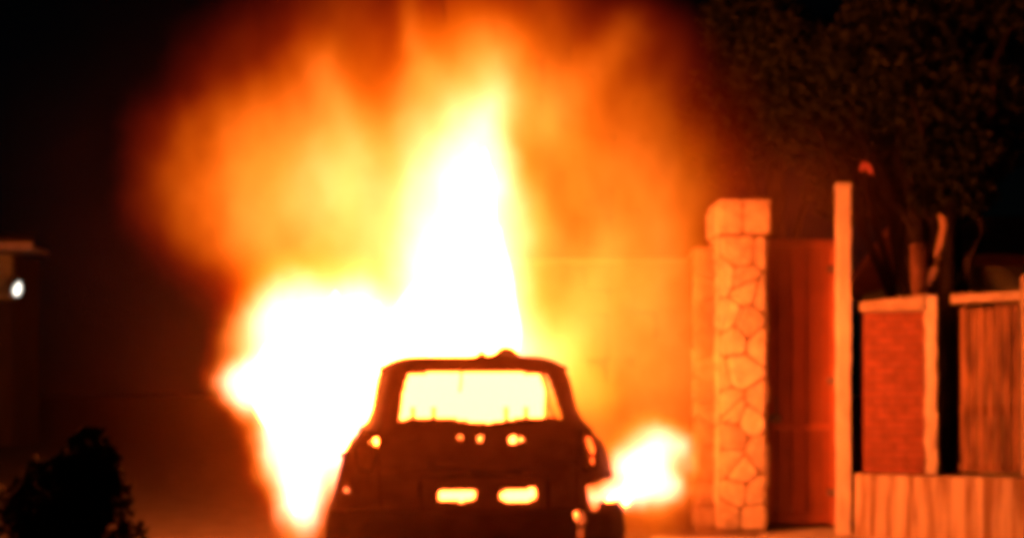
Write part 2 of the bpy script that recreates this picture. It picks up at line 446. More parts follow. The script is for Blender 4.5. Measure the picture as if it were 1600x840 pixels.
v, f = lathe([(.001, -.14), (.05, -.12), (.085, -.07), (.092, .02), (.07, .11), (.035, .17), (.001, .21)], (lx, LB, lzz), 14, Matrix.Rotation(R(15), 3, 'Y'))
mesh_obj('lamp_globe', v, f, M['bulb'], lh, smooth=True)
v, f = lathe([(.001, .27), (.05, .265), (.06, .215), (.001, .212)], (lx, LB, lzz), 12)
mesh_obj('lamp_cap', v, f, M['steel'], lh, smooth=True)

# ------------------------------------------------------------------ trees and shrub
def leaf_cloud(centres, n, size, rnd):
    V, Fc = [], []
    for _ in range(n):
        c, r = centres[rnd.randrange(len(centres))]
        d = Vector((rnd.gauss(0, 1), rnd.gauss(0, 1), rnd.gauss(0, 1)))
        d = d.normalized() * (rnd.random() ** .45)
        p = Vector(c) + Vector((d.x * r[0], d.y * r[1], d.z * r[2]))
        a = Vector((rnd.gauss(0, 1), rnd.gauss(0, 1), rnd.gauss(0, .7) - .4)).normalized()
        b = a.orthogonal().normalized()
        b = (Matrix.Rotation(rnd.uniform(0, 6.28), 3, a) @ b) 
        s = size * rnd.uniform(.6, 1.35)
        k = len(V)
        V += [p - a * s, p + b * s * .42 + a * s * .1, p + a * s, p - b * s * .42 + a * s * .1]
        Fc.append((k, k + 1, k + 2, k + 3))
    return V, Fc
def branch_path(p, d, length, rnd, n=6, wob=.25, lift=.1):
    pts = [Vector(p)]; d = Vector(d).normalized()
    for i in range(n):
        d = (d + Vector((rnd.gauss(0, wob), rnd.gauss(0, wob), rnd.gauss(0, wob) + lift))).normalized()
        pts.append(pts[-1] + d * length / n)
    return pts
def tree(name, label, base, h, trunk_r, clumps, nleaf, size, seed, mat, bark, trunk_top=None, nb=9, trunk_bark=None):
    rnd = random.Random(seed)
    t = tag(empty(name, base), label, 'tree', 'trees behind the fence')
    top = Vector(trunk_top) if trunk_top else Vector(base) + Vector((rnd.uniform(-.3, .3), rnd.uniform(-.2, .2), h * .6))
    n = 8
    pts = [Vector(base).lerp(top, i / n) + Vector((rnd.gauss(0, .03), rnd.gauss(0, .03), 0)) for i in range(n + 1)]
    v, f = tube(pts, [trunk_r * (1.25 - .55 * i / n) for i in range(n + 1)], 9)
    mesh_obj('trunk', v, f, trunk_bark or bark, t, smooth=True)
    for i in range(nb):
        c, r = clumps[i % len(clumps)]
        st = pts[min(n, 4 + i % (n - 3))]
        tgt = Vector(c) + Vector((rnd.uniform(-1, 1) * r[0], rnd.uniform(-1, 1) * r[1], rnd.uniform(-.6, .8) * r[2]))
        L = (tgt - st).length; m = 7
        bp = [st.lerp(tgt, k / m) + Vector((rnd.gauss(0, .05), rnd.gauss(0, .05), .12 * L * math.sin(math.pi * k / m) + rnd.gauss(0, .05))) * (1 if 0 < k < m else 0) for k in range(m + 1)]
        v, f = tube(bp, [trunk_r * .42 * (1 - .85 * k / m) + .006 for k in range(m + 1)], 6)
        mesh_obj('branch', v, f, bark, t, smooth=True)
    v, f = leaf_cloud(clumps, nleaf, size, rnd)
    mesh_obj('crown', v, f, mat, t)
    return t
TY = 13.5
tb = (PX(1436, TY), TY, 0)
tree1 = tree('garden_tree', 'dark leafy tree rising behind the brick panel', tb, 5, .13,
  [((PX(1300, 16), 16.2, 5.0), (.9, .8, .9)), ((PX(1400, 16), 15.8, 5.6), (1.0, .9, .9)), ((PX(1345, 16), 16, 4.0), (.75, .7, .55)),
   ((PX(1480, 16), 16, 4.6), (.85, .8, .8)), ((PX(1465, 14.5), 14.7, 3.75), (.45, .5, .35)), ((PX(1230, 16.4), 16.5, 5.6), (.7, .6, .7))], 12000, .07, 3, M['leaf'], M['dark_bark'],
  trunk_top=(PX(1440, TY), TY, PZ(380, TY)), nb=16, trunk_bark=M['red_bark'])
# pale bare branch of the same tree
bp = [P(1446, 452, 13.45), P(1460, 420, 13.35), P(1466, 398, 13.3), P(1471, 376, 13.3), P(1475, 356, 13.3), P(1474, 342, 13.3), P(1468, 334, 13.3)]
v, f = tube(bp, [.04, .042, .045, .042, .04, .045, .02], 7)
mesh_obj('bare_branch', v, f, M['pale_bark'], tree1, smooth=True)
# curled reddish bloom hanging at the crown's edge
c = P(1354, 264, 13.4)
V, Fc = [], []
for k in range(7):
    a = -.2 + 1.0 * math.pi * k / 6 + (-.0)
    for s_ in (0, 1):
        rr = .055 + .022 * s_
        V.append(c + Vector((rr * math.cos(a), -.02 + .04 * s_, 1.6 * rr * math.sin(a) - .04)))
        V.append(c + Vector((rr * .45 * math.cos(a), .03, 1.4 * rr * math.sin(a) * .6 - .04)))
for k in range(6):
    q = k * 4
    Fc += [(q, q + 2, q + 6, q + 4), (q + 1, q, q + 4, q + 5)]
mesh_obj('bloom', V, Fc, M['petal'], tree1, smooth=True)
v, f = tube([P(1352, 250, 13.42), P(1356, 240, 14.0), P(1370, 225, 15.2), P(1390, 215, 16)], [.008, .01, .014, .02], 5)
mesh_obj('twig', v, f, M['bark'], tree1, smooth=True)

T2 = PX(1483, 13.3)
tree2 = tree('garden_tree', 'tall dark tree whose trunk fills the gap in the fence', (T2, 13.3, 0), 7, .11,
  [((T2 + .1, 13.5, 3.5), (.45, .4, .3)), ((T2 + .5, 14.0, 4.4), (.9, .7, .7)), ((T2 - .3, 14.2, 5.0), (.9, .7, .7)), ((T2 + .9, 14.5, 5.4), (1.0, .9, .9)), ((T2 + .2, 14.0, 5.9), (1.2, .9, .7)), ((T2 + .2, 13.6, 3.9), (.6, .5, .35))],
  11000, .07, 5, M['leaf_dark'], M['dark_bark'], trunk_top=(T2 + .03, 13.35, 3.4), nb=14)
tree3 = tree('garden_tree', 'thin dark tree behind the gate half lost in smoke', (3.9, 17.8, 0), 6, .12,
  [((3.1, 18, 5.2), (.8, .7, 1.0)), ((4.2, 18, 5.9), (.9, .8, .9)), ((3.4, 18.2, 6.6), (.8, .7, .6))], 4500, .08, 8, M['leaf_dark'], M['dark_bark'], nb=10)

rnd = random.Random(21)
SY = 5.4
sb = Vector((PX(118, SY), SY, 0))
sh = tag(empty('dark_shrub', sb), 'dark rounded shrub at the roadside in shadow', 'shrub')
cl = [((sb.x, SY, .65), (.28, .25, .6)), ((sb.x + .06, SY, 1.10), (.13, .13, .22)), ((sb.x - .1, SY + .05, .95), (.22, .18, .26)), ((sb.x + .17, SY - .05, .6), (.18, .18, .5)), ((sb.x - .26, SY, .6), (.2, .2, .5))]
for i in range(9):
    c, r = cl[i % len(cl)]
    bp = branch_path(sb + Vector((rnd.uniform(-.08, .08), rnd.uniform(-.08, .08), 0)), Vector(c) - sb, (Vector(c) - sb).length, rnd, 5, .04, .03)
    v, f = tube(bp, [.015 * (1 - .8 * k / 5) + .003 for k in range(6)], 5)
    mesh_obj('stem', v, f, M['bark'], sh, smooth=True)
v, f = leaf_cloud(cl, 7000, .028, rnd)
mesh_obj('foliage', v, f, M['leaf_dark'], sh)

# ------------------------------------------------------------------ the burning car
CX, CY = PX(750, 7.8), 7.8
car = tag(empty('burning_car', (CX, CY, .004)), 'burnt out hatchback seen from behind with flames inside', 'car')
def lerp_rows(rows, z, k):
    for a, b in zip(rows, rows[1:]):
        if z <= b[0]:
            t = (z - a[0]) / (b[0] - a[0]); t = max(0, t)
            return a[k] + (b[k] - a[k]) * t
    return rows[-1][k]
RAW = [(.26, .82, .14), (.40, .925, .03), (.56, .945, 0), (.70, .925, 0), (.78, .90, .04), (.92, .87, .08), (1.05, .84, .095), (1.12, .81, .105),
       (1.19, .75, .13), (1.28, .665, .17), (1.40, .645, .255), (1.50, .632, .33), (1.58, .615, .41), (1.625, .585, .45), (1.655, .53, .475), (1.675, .45, .50)]
ROWS = []
NR = 110
for i in range(NR + 1):
    z = RAW[0][0] + (RAW[-1][0] - RAW[0][0]) * i / NR
    hw = sum(lerp_rows(RAW, z + d, 1) for d in (-.03, -.015, 0, .015, .03)) / 5 if .3 < z < 1.6 else lerp_rows(RAW, z, 1)
    yo = sum(lerp_rows(RAW, z + d, 2) for d in (-.02, 0, .02)) / 3 if .3 < z < 1.6 else lerp_rows(RAW, z, 2)
    ROWS.append((z, hw, yo))
def fx(px): return (px - 750) * 7.9 / F
def fz(py): return CAM_H + (HOR - py) * 7.9 / F
def inpoly(x, z, poly):
    c = False; j = len(poly) - 1
    for i in range(len(poly)):
        (xi, zi), (xj, zj) = poly[i], poly[j]
        if (zi > z) != (zj > z) and x < (xj - xi) * (z - zi) / (zj - zi) + xi: c = not c
        j = i
    return c
def Q(px, py, Y=None):
    Yd = Y or 7.9
    return ((px - 750) * Yd / F, CAM_H + (HOR - py) * Yd / F)
WIN = [Q(645, 586, 8.22), Q(700, 582, 8.22), Q(800, 582, 8.22), Q(862, 587, 8.22), Q(874, 620, 8.1), Q(885, 655, 8.0), Q(850, 653, 8.0), Q(815, 652, 8.0), Q(790, 658, 8.0), Q(768, 661, 8.0), Q(745, 660, 8.0),
       Q(722, 655, 8.0), Q(700, 652, 8.0), Q(660, 653, 8.0), Q(629, 655, 8.0), Q(634, 620, 8.1)]
def spot(px, py, rx, ry, wob=.2, seed=0, n=12):
    r_ = random.Random(seed + int(px * 7 + py)); out = []
    for i in range(n):
        t = 2 * math.pi * i / n; c, s = math.cos(t), math.sin(t)
        k = 1 / (abs(c) ** 4 + abs(s) ** 4) ** .25 * r_.uniform(1 - wob, 1)
        out.append(Q(px + rx * c * k, py + ry * s * k))
    return out
HOLES = [[Q(687, 768), Q(705, 766), Q(743, 766), Q(744, 778), Q(722, 783), Q(708, 779), Q(700, 782), Q(690, 782)],
         [Q(784, 771), Q(800, 767), Q(826, 768), Q(832, 764), Q(840, 764), Q(840, 776), Q(822, 785), Q(798, 785), Q(786, 780)],
         spot(587, 691, 6.5, 6), spot(543, 767, 4.5, 4.5), spot(720, 686, 3.2, 2.6), spot(754, 687, 4, 3), spot(803, 687, 6, 4.5), spot(816, 688, 2.6, 3),
         [Q(924, 686), Q(934, 684), Q(938, 700), Q(939, 712), Q(930, 711), Q(925, 700)], [Q(928, 717), Q(941, 718), Q(943, 728), Q(935, 732), Q(929, 726)],
         [Q(898, 802), Q(914, 799), Q(916, 812), Q(908, 820), Q(899, 814)], [Q(900, 826), Q(912, 824), Q(914, 842), Q(902, 842)],
         [Q(920, 762), Q(945, 756), Q(1010, 748), Q(1010, 792), Q(944, 786), Q(937, 797), Q(928, 800), Q(922, 786)]]
NC = 132
def fas_pt(z, hw, yo, t):
    w = 0.012 * noise.noise(Vector((t * 3, z * 3, 2.2))) + .004 * noise.noise(Vector((t * 11, z * 11, 5)))
    sag = 0
    if z > 1.59: sag = .008 * math.exp(-((t - .10) / .12) ** 2) + .010 * math.exp(-((t - .35) / .15) ** 2)
    crease = -.02 * math.exp(-((z - .99) / .02) ** 2) if abs(t) < .75 else 0
    plate = .05 if (abs(t) < .40 and .70 < z < .90) else 0
    return Vector((hw * t, yo + .30 * abs(t) ** 6 + w + crease + plate, z + sag))
def grid_part(name, cells, mat, parent, thick=.008):
    """cells: list of quads of points (welded by rounding)"""
    idx, V, Fc = {}, [], []
    for q in cells:
        ids = []
        for p in q:
            k = (round(p[0], 5), round(p[1], 5), round(p[2], 5))
            if k not in idx: idx[k] = len(V); V.append(p + Vector((CX, CY, .004)))
            ids.append(idx[k])
        Fc.append(tuple(ids))
    o = mesh_obj(name, V, Fc, mat, parent, smooth=True)
    md = o.modifiers.new('thickness', 'SOLIDIFY'); md.thickness = thick; md.offset = 0
    return o
cells = {'tailgate': [], 'rear_bumper': [], 'quarter_panel': [], 'quarter_panel_b': [], 'roof_spoiler': []}
for i in range(NR):
    for j in range(NC):
        t0, t1 = -1 + 2 * j / NC, -1 + 2 * (j + 1) / NC
        q = [fas_pt(*ROWS[i], t0), fas_pt(*ROWS[i], t1), fas_pt(*ROWS[i + 1], t1), fas_pt(*ROWS[i + 1], t0)]
        c = (q[0] + q[1] + q[2] + q[3]) / 4
        if inpoly(c.x, c.z, WIN) or any(inpoly(c.x, c.z, h) for h in HOLES): continue
        tm = (t0 + t1) / 2
        if c.z < .715: k = 'rear_bumper'
        elif c.z > 1.585: k = 'roof_spoiler'
        elif abs(tm) > .80: k = 'quarter_panel' if tm < 0 else 'quarter_panel_b'
        else: k = 'tailgate'
        cells[k].append(q)
tg = grid_part('tailgate', cells['tailgate'], M['burnt'], car)
grid_part('rear_bumper', cells['rear_bumper'], M['soot'], car)
grid_part('roof_spoiler', cells['roof_spoiler'], M['burnt'], car, .02)
for k in ('quarter_panel', 'quarter_panel_b'): grid_part('quarter_panel', cells[k], M['burnt'], car)
# sides
WHEELS = ((.86, .33), (3.48, .33))
def side_x(z, y):
    hw = lerp_rows(ROWS, z, 1)
    return hw * (1 - .10 * max(0, (y - 3.2) / 1.2) ** 2) + (.012 * math.sin(y * 1.4) if z < 1.15 else 0)
def top_at(y):
    if y < 2.95: return 1.19
    return 1.19 - .10 * (y - 2.95) - .10 * max(0, (y - 3.7) / .6) ** 2
NZ, NY = 26, 100
for s in (-1, 1):
    parts = {'quarter_panel': [], 'rear_door': [], 'front_door': [], 'front_wing': []}
    for i in range(NZ):
        for j in range(NY):
            q = []
            for di, dj in ((0, 0), (0, 1), (1, 1), (1, 0)):
                f_ = (i + di) / NZ
                yy0 = (j + dj) / NY
                z0 = .26 + (1.19 - .26) * f_
                y = lerp_rows(ROWS, z0, 2) + .30 + (4.30 - .43) * yy0
                z = .26 + (top_at(y) - .26) * f_
                q.append(Vector((s * side_x(z0, y), y, z)))
            c = sum(q, Vector()) / 4
            if any((c.y - wy) ** 2 + (c.z - wz) ** 2 < .40 ** 2 for wy, wz in WHEELS): continue
            if s > 0 and c.y < 1.5 and .72 < c.z < .90: continue
            k = 'quarter_panel' if c.y < 1.12 else 'rear_door' if c.y < 2.05 else 'front_door' if c.y < 3.05 else 'front_wing'
            parts[k].append(q if s > 0 else q[::-1])
    for k, cl_ in parts.items():
        o = grid_part(k if k != 'quarter_panel' else 'side_panel', cl_, M['burnt'], car)
        if 'door' in k:
            yy = 1.25 if k == 'rear_door' else 2.2
            xx = s * (side_x(1.0, yy) + .015)
            v, f = tube([(CX + xx - s * .02, CY + yy, 1.0), (CX + xx + s * .02, CY + yy + .02, 1.0), (CX + xx + s * .02, CY + yy + .2, 1.005), (CX + xx - s * .02, CY + yy + .22, 1.005)], .014, 6)
            mesh_obj('handle', v, f, M['soot'], o, smooth=True)
    # greenhouse pillars
    def strip(name, b0, b1, t0, t1):
        pts = []
        n = 6
        for k in range(n):
            a, b = k / n, (k + 1) / n
            q = []
            for u, vv in ((0, a), (1, a), (1, b), (0, b)):
                zb_, zt_ = 1.19, 1.60
                yb = b0 if u == 0 else b1; yt = t0 if u == 0 else t1
                y = yb + (yt - yb) * vv; z = zb_ + (zt_ - zb_) * vv
                q.append(Vector((s * lerp_rows(ROWS, z, 1), y, z)))
            pts.append(q)
        grid_part(name, pts, M['burnt'], car, .03)
    strip('rear_pillar', .43, .80, .72, .92)
    strip('centre_pillar', 2.02, 2.12, 2.0, 2.08)
    strip('front_pillar', 3.16, 3.24, 2.52, 2.60)
    # cant rail
    v, f = tube([(CX + s * .60, CY + .70, 1.60), (CX + s * .61, CY + 1.5, 1.615), (CX + s * .60, CY + 2.58, 1.60)], .03, 7)
    mesh_obj('cant_rail', v, f, M['burnt'], car, smooth=True)
# roof skin: sagging, buckled by heat
rc = []
nx_, ny_ = 26, 40
def roof_pt(a, b):
    x = -.60 + 1.2 * a; y = .50 + 2.08 * b
    z = 1.618 + .058 * (1 - (2 * a - 1) ** 4) - .03 * (2 * b - 1) ** 2
    z += -.05 * math.exp(-((a - .35) / .25) ** 2 - ((b - .55) / .3) ** 2) + .012 * noise.noise(Vector((x * 4, y * 3, 1)))
    z += .075 * math.exp(-((a - .545) / .04) ** 2 - ((b - .08) / .06) ** 2) + .095 * math.exp(-((a - .685) / .075) ** 4 - ((b - .10) / .07) ** 2)
    return Vector((x, y, z))
for i in range(nx_):
    for j in range(ny_):
        rc.append([roof_pt(i / nx_, j / ny_), roof_pt((i + 1) / nx_, j / ny_), roof_pt((i + 1) / nx_, (j + 1) / ny_), roof_pt(i / nx_, (j + 1) / ny_)])
grid_part('roof', rc, M['burnt'], car, .006)
# bonnet, front end
rc = []
def bon_pt(a, b):
    y = 3.12 + 1.12 * b; hw = side_x(1.1, y) - .04
    x = hw * (2 * a - 1)
    return Vector((x, y, top_at(y) + .05 * (1 - (2 * a - 1) ** 2) + .02 * noise.noise(Vector((x * 3, y * 3, 7)))))
for i in range(16):
    for j in range(16):
        rc.append([bon_pt(i / 16, j / 16), bon_pt((i + 1) / 16, j / 16), bon_pt((i + 1) / 16, (j + 1) / 16), bon_pt(i / 16, (j + 1) / 16)])
grid_part('bonnet', rc, M['burnt'], car, .008)
rc = []
for i in range(20):
    for j in range(10):
        q = []
        for di, dj in ((0, 0), (1, 0), (1, 1), (0, 1)):
            a = (i + di) / 20; z = .26 + .66 * (j + dj) / 10; t = 2 * a - 1
            q.append(Vector((t * .80, 4.42 - .16 * abs(t) ** 4 - .12 * ((z - .5) / .45) ** 2, z)))
        rc.append(q)
grid_part('front_bumper', rc, M['soot'], car, .02)
for s in (-1, 1):
    v, f = lathe([(.001, .02), (.08, .01), (.10, -.04), (.001, -.05)], (CX + s * .58, CY + 4.28, .80), 12, Matrix.Rotation(R(-90), 3, 'X'))
    mesh_obj('headlight', v, f, M['steel'], car, smooth=True)
# floor pan, dashboard, seats, steering wheel
mesh_obj('floor_pan', boxv(CX - .78, CX + .78, CY + .22, CY + 4.1, .24, .28), BOXF, M['soot'], car)
bevel_box('dashboard', CX - .66, CX + .66, CY + 2.85, CY + 3.1, .74, 1.02, M['soot'], car, bev=.04)
def seat(x, y, w, tall):
    loops = [[(x - w, y, .5), (x - w, y - .18, tall - .1), (x - w * .8, y - .2, tall), (x + w * .8, y - .2, tall), (x + w, y - .18, tall - .1), (x + w, y, .5)],
             [(x - w, y, .5), (x - w, y + .45, .46), (x + w, y + .45, .46), (x + w, y, .5)]]
    ps = [tube([(CX + a, CY + b, c) for a, b, c in L], .018, 6) for L in loops]
    for k in range(4):
        z = .6 + (tall - .7) * k / 4
        ps.append(tube([(CX + x - w, CY + y - .18 * (z - .5) / (tall - .6), z), (CX + x + w, CY + y - .18 * (z - .5) / (tall - .6), z)], .007, 5))
    for sx in (-w * .8, w * .8):
        ps.append(tube([(CX + x + sx, CY + y + .02, .27), (CX + x + sx, CY + y, .5)], .02, 6))
    v, f = join(ps)
    return mesh_obj('seat_frame', v, f, M['soot'], car, smooth=True)
seat(-.40, 2.15, .24, 1.10); seat(.40, 2.15, .24, 1.10); seat(0, 1.2, .60, 1.12)
for px in (657, 690, 806, 838):
    x = (px - 750) * 8.55 / F + (750 - 750)
    v, f = tube([(CX + x + (px - 750) * 0, CY + .98, 1.08), (CX + x, CY + .96, 1.345)], .016, 6)
    mesh_obj('headrest_post', v, f, M['soot'], car, smooth=True)
V, Fc = [], []
for k in range(20):
    a = 2 * math.pi * k / 20
    for m_ in range(6):
        b = 2 * math.pi * m_ / 6; r_ = .18 + .015 * math.cos(b)
        V.append((CX - .38 + r_ * math.cos(a), CY + 2.72 + .015 * math.sin(b) + .3 * r_ * math.sin(a), .98 + r_ * math.sin(a)))
for k in range(20):
    for m_ in range(6):
        Fc.append((k * 6 + m_, ((k + 1) % 20) * 6 + m_, ((k + 1) % 20) * 6 + (m_ + 1) % 6, k * 6 + (m_ + 1) % 6))
mesh_obj('steering_wheel', V, Fc, M['soot'], car, smooth=True)
v, f = tube([(CX + fx(727), CY + .47, 1.60), (CX + fx(727), CY + .48, 1.56), (CX + fx(726), CY + .47, 1.51), (CX + fx(724), CY + .46, 1.45)], .008, 5)
mesh_obj('hanging_wire', v, f, M['soot'], car, smooth=True)
def fas_at(x, z):
    hw, yo = lerp_rows(ROWS, z, 1), lerp_rows(ROWS, z, 2)
    return fas_pt(z, hw, yo, max(-1, min(1, x / hw)))
def rim_loop(name, pts, r, parent, mat, closed=True, out=.012):
    P_ = []
    pts = pts + pts[:1] if closed else pts
    for (xa, za), (xb, zb_) in zip(pts, pts[1:]):
        for k in range(4):
            x, z = xa + (xb - xa) * k / 4, za + (zb_ - za) * k / 4
            P_.append(fas_at(x, z) + Vector((CX, CY - out, .004)))
    x, z = pts[-1]; P_.append(fas_at(x, z) + Vector((CX, CY - out, .004)))
    v, f = tube(P_, r, 6)
    return mesh_obj(name, v, f, mat, parent, smooth=True)
for s in (-1, 1):
    rim_loop('tail_lamp', [(s * .655, .955), (s * .73, .97), (s * .765, 1.08), (s * .72, 1.19), (s * .665, 1.20), (s * .64, 1.08)], .014, car, M['soot'])
    rim_loop('tailgate_seam', [(s * .625, 1.25), (s * .615, 1.0), (s * .60, .745)], .006, tg, M['soot'], closed=False, out=.004)
rim_loop('plate_surround', [(-.36, .71), (.42, .71), (.42, .93), (-.36, .93)], .014, tg, M['soot'])
rim_loop('handle', [(-.2, .955), (.26, .955)], .020, tg, M['soot'], closed=False, out=.02)
rim_loop('rear_wiper', [(.02, 1.235), (.10, 1.262), (.36, 1.268)], .010, tg, M['soot'], closed=False, out=.03)
rim_loop('bumper_ledge', [(-.80, .728), (-.4, .722), (.4, .722), (.66, .728)], .016, car, M['soot'], closed=False, out=.01)
# wheels
for wy, wz in WHEELS:
    for s in (-1, 1):
        c = (CX + s * .74, CY + wy, wz)
        rot = Matrix.Rotation(R(90), 3, 'Y')
        v, f = lathe([(.20, -.10), (.27, -.11), (.315, -.10), (.326, -.06), (.328, 0), (.326, .06), (.315, .10), (.27, .11), (.20, .10), (.195, 0), (.20, -.10)], c, 28, rot)
        w_ = mesh_obj('wheel', v, f, M['rubber'], car, smooth=True)
        ps = [lathe([(.198, -.09), (.198, .09), (.18, .09), (.18, -.09), (.198, -.09)], c, 24, rot), lathe([(.001, -.03), (.06, -.03), (.06, .05), (.001, .05)], c, 12, rot)]
        for k in range(5):
            a = 2 * math.pi * k / 5
            ps.append(tube([Vector(c) + Vector((s * .03, .05 * math.cos(a), .05 * math.sin(a))), Vector(c) + Vector((s * .03, .185 * math.cos(a), .185 * math.sin(a)))], .022, 6))
        v, f = join(ps)
        mesh_obj('rim', v, f, M['steel'], w_, smooth=True)

# ------------------------------------------------------------------ fire: white-hot flame tongues
def tongue(pts, rad, seed, n=12, wob=.22):
    """closed flame-shaped body along a path, uneven like a lick of fire"""
    V, Fc = [], []
    pts = [Vector(p) for p in pts]
    # resample
    S = []
    m = 16
    for i in range(m + 1):
        u = i / m * (len(pts) - 1); k = min(int(u), len(pts) - 2); fr = u - k
        fs = fr * fr * (3 - 2 * fr); S.append((pts[k].lerp(pts[k + 1], fr), rad[k] + (rad[k + 1] - rad[k]) * fs))
    for i, (p, r_) in enumerate(S):
        for k in range(n):
            t = 2 * math.pi * k / n
            q = Vector((math.cos(t), math.sin(t), 0))
            g = 1 + wob * noise.noise(Vector((q.x * 1.1 + seed * 3.7, q.y * 1.1, p.z * 1.7)))
            V.append(p + q * r_ * g)
    for i in range(m):
        for k in range(n):
            Fc.append((i * n + k, i * n + (k + 1) % n, (i + 1) * n + (k + 1) % n, (i + 1) * n + k))
    V.append(S[0][0] - Vector((0, 0, .02))); V.append(S[-1][0] + Vector((0, 0, .05)))
    a, b = len(V) - 2, len(V) - 1
    for k in range(n):
        Fc.append((k, a, (k + 1) % n)); Fc.append((m * n + k, m * n + (k + 1) % n, b))
    return V, Fc
def fire(name, label, base, tongues, core=.66, mat=None):
    o = tag(empty(name, base), label, 'fire')
    for i, (pts, rad) in enumerate(tongues):
        v, f = tongue(pts, [r_ * core for r_ in rad], i + len(name))
        mesh_obj('flame_tongue', v, f, mat or M['flame'], o, smooth=True)
    return o
YC = 10.6
fire('engine_fire', 'towering white hot column of flame above the front of the car', (PX(720, YC), YC, 1.1), [
  ([P(715, 600, YC), P(715, 520, YC), P(728, 440, YC), P(735, 360, YC), P(748, 290, YC), P(756, 240, YC)], [.26, .42, .38, .30, .20, .03]),
  ([P(640, 600, YC - .3), P(630, 540, YC - .3), P(650, 480, YC - .2), P(672, 410, YC - .1)], [.24, .33, .24, .03]),
  ([P(780, 590, YC + .1), P(785, 520, YC + .1), P(783, 450, YC), P(778, 360, YC)], [.18, .22, .17, .03])])
YL = 9.7
fire('roadside_fire', 'broad white flames billowing from the side of the car', (PX(490, YL), YL, .02), [
  ([P(520, 700, YL), P(500, 620, YL), P(500, 540, YL), P(518, 490, YL), P(524, 462, YL)], [.20, .36, .36, .22, .03]),
  ([P(450, 700, YL - .1), P(425, 640, YL - .1), P(405, 595, YL - .1), P(440, 540, YL), P(480, 490, YL)], [.10, .18, .19, .2, .03]),
  ([P(463, 800, YL - .2), P(460, 780, YL - .2), P(465, 740, YL - .2), P(470, 690, YL - .1), P(470, 640, YL)], [.03, .055, .09, .14, .1]),
  ([P(585, 690, YL + .2), P(580, 620, YL + .2), P(575, 540, YL + .3), P(590, 480, YL + .3)], [.1, .16, .14, .03])])
YF = 8.75
fire('wheel_fire', 'small bright burst of flame at the car rear corner by the pillar', (PX(1000, YF), YF, .3), [
  ([P(978, 785, YF), P(984, 765, YF), P(998, 738, YF), P(1012, 712, YF)], [.03, .08, .08, .03]),
  ([P(950, 784, YF - .02), P(958, 776, YF), P(980, 764, YF), P(1004, 748, YF)], [.02, .05, .07, .04])])
def W(x, y, z): return Vector((CX + x, CY + y, z))
cabin = fire('cabin_fire', 'white flames filling the inside of the car', (CX, CY + 1.4, .29), [
  ([W(-.35, .75, .45), W(-.35, .72, .8), W(-.33, .75, 1.08), W(-.3, .8, 1.2)], [.2, .27, .2, .03]),
  ([W(.30, .75, .45), W(.30, .72, .8), W(.33, .75, 1.08), W(.3, .8, 1.2)], [.2, .27, .22, .03]),
  ([W(-.02, .62, .45), W(-.02, .60, .8), W(0, .62, 1.05), W(0, .7, 1.16)], [.12, .18, .14, .03]),
  ([W(0.55, .62, .40), W(.56, .58, .8), W(.57, .62, 1.05), W(.5, .7, 1.15)], [.1, .13, .12, .03]),
  ([W(-.55, .62, .40), W(-.56, .58, .8), W(-.57, .62, 1.05), W(-.5, .7, 1.15)], [.1, .13, .12, .03]),
  ([W(-.32, 1.75, .4), W(-.32, 1.7, 1.0), W(-.30, 1.72, 1.45), W(-.3, 1.75, 1.60)], [.22, .3, .30, .22]),
  ([W(.30, 1.75, .4), W(.30, 1.7, 1.0), W(.28, 1.72, 1.43), W(.3, 1.75, 1.59)], [.22, .3, .30, .24]),
  ([W(0, 1.9, .4), W(0, 1.9, 1.0), W(.0, 1.9, 1.45), W(0, 1.95, 1.60)], [.22, .3, .30, .24])], core=1.0, mat=M['cabin_flame'])

# the car stands a little skew to the camera
car.rotation_euler.z = R(5)
cabin.location = car.location + Matrix.Rotation(R(5), 3, 'Z') @ (cabin.location - car.location); cabin.rotation_euler.z = R(5)

# ------------------------------------------------------------------ fire: soft outer flames and glowing smoke (a real volume)
BLOBS = []   # centre, (sx, sy, sz) metres, peak density, power (1 gaussian, 2 flat-topped)
def blob(px, py, Y, sx, sz, sy, I, p=1):
    c = P(px, py, Y); k = Y / F
    BLOBS.append((c, (sx * k, sy, sz * k), I / (1.8 * sy), p))
# wide orange body
blob(700, 255, 11.3, 448, 315, .9, .58, 3)
blob(405, 275, 11.0, 172, 155, .6, .95, 3)
blob(440, 345, 10.9, 140, 85, .5, .65, 1)
blob(560, 330, 10.8, 110, 135, .5, 1.9, 1)
blob(600, 400, 10.8, 90, 110, .5, 1.5, 1)
blob(480, 415, 10.4, 80, 45, .4, 1.0, 1)
blob(685, 380, YC, 95, 180, .5, 4.0, 1)
blob(950, 385, 11.5, 190, 270, .6, .75, 3)
blob(990, 600, 11.8, 150, 300, .45, 1.0, 2)
blob(500, 250, 10.9, 90, 110, .5, .35, 1)
blob(515, 685, YL, 50, 60, .26, 20, 1)
blob(870, 500, 11.2, 75, 180, .5, 1.2, 1)
blob(850, 570, 10.2, 50, 55, .4, 2.2, 1)
blob(915, 610, 9.8, 40, 40, .4, .9, 1)
blob(772, 150, YC, 50, 85, .4, 2.3, 1)
blob(860, 150, YC + .2, 60, 110, .4, .7, 1)
blob(728, 440, YC, 70, 195, .36, 20, 1)
blob(756, 255, YC, 38, 80, .3, 9, 1)
blob(700, 550, YC, 105, 70, .36, 24, 1)
blob(508, 568, YL, 124, 118, .40, 18, 2)
blob(470, 480, YL, 60, 40, .3, 6, 1)
blob(560, 470, YL + .2, 50, 45, .3, 6, 1)
blob(402, 600, YL - .1, 52, 42, .26, 20, 2)
blob(466, 690, YL - .1, 60, 88, .26, 18, 2)
blob(464, 785, YL - .2, 32, 60, .2, 16, 2)
blob(610, 570, YL + .4, 80, 75, .4, 18, 1)
blob(1000, 742, YF, 27, 30, .18, 18, 1)
blob(1028, 712, YF, 22, 22, .14, 9, 1)
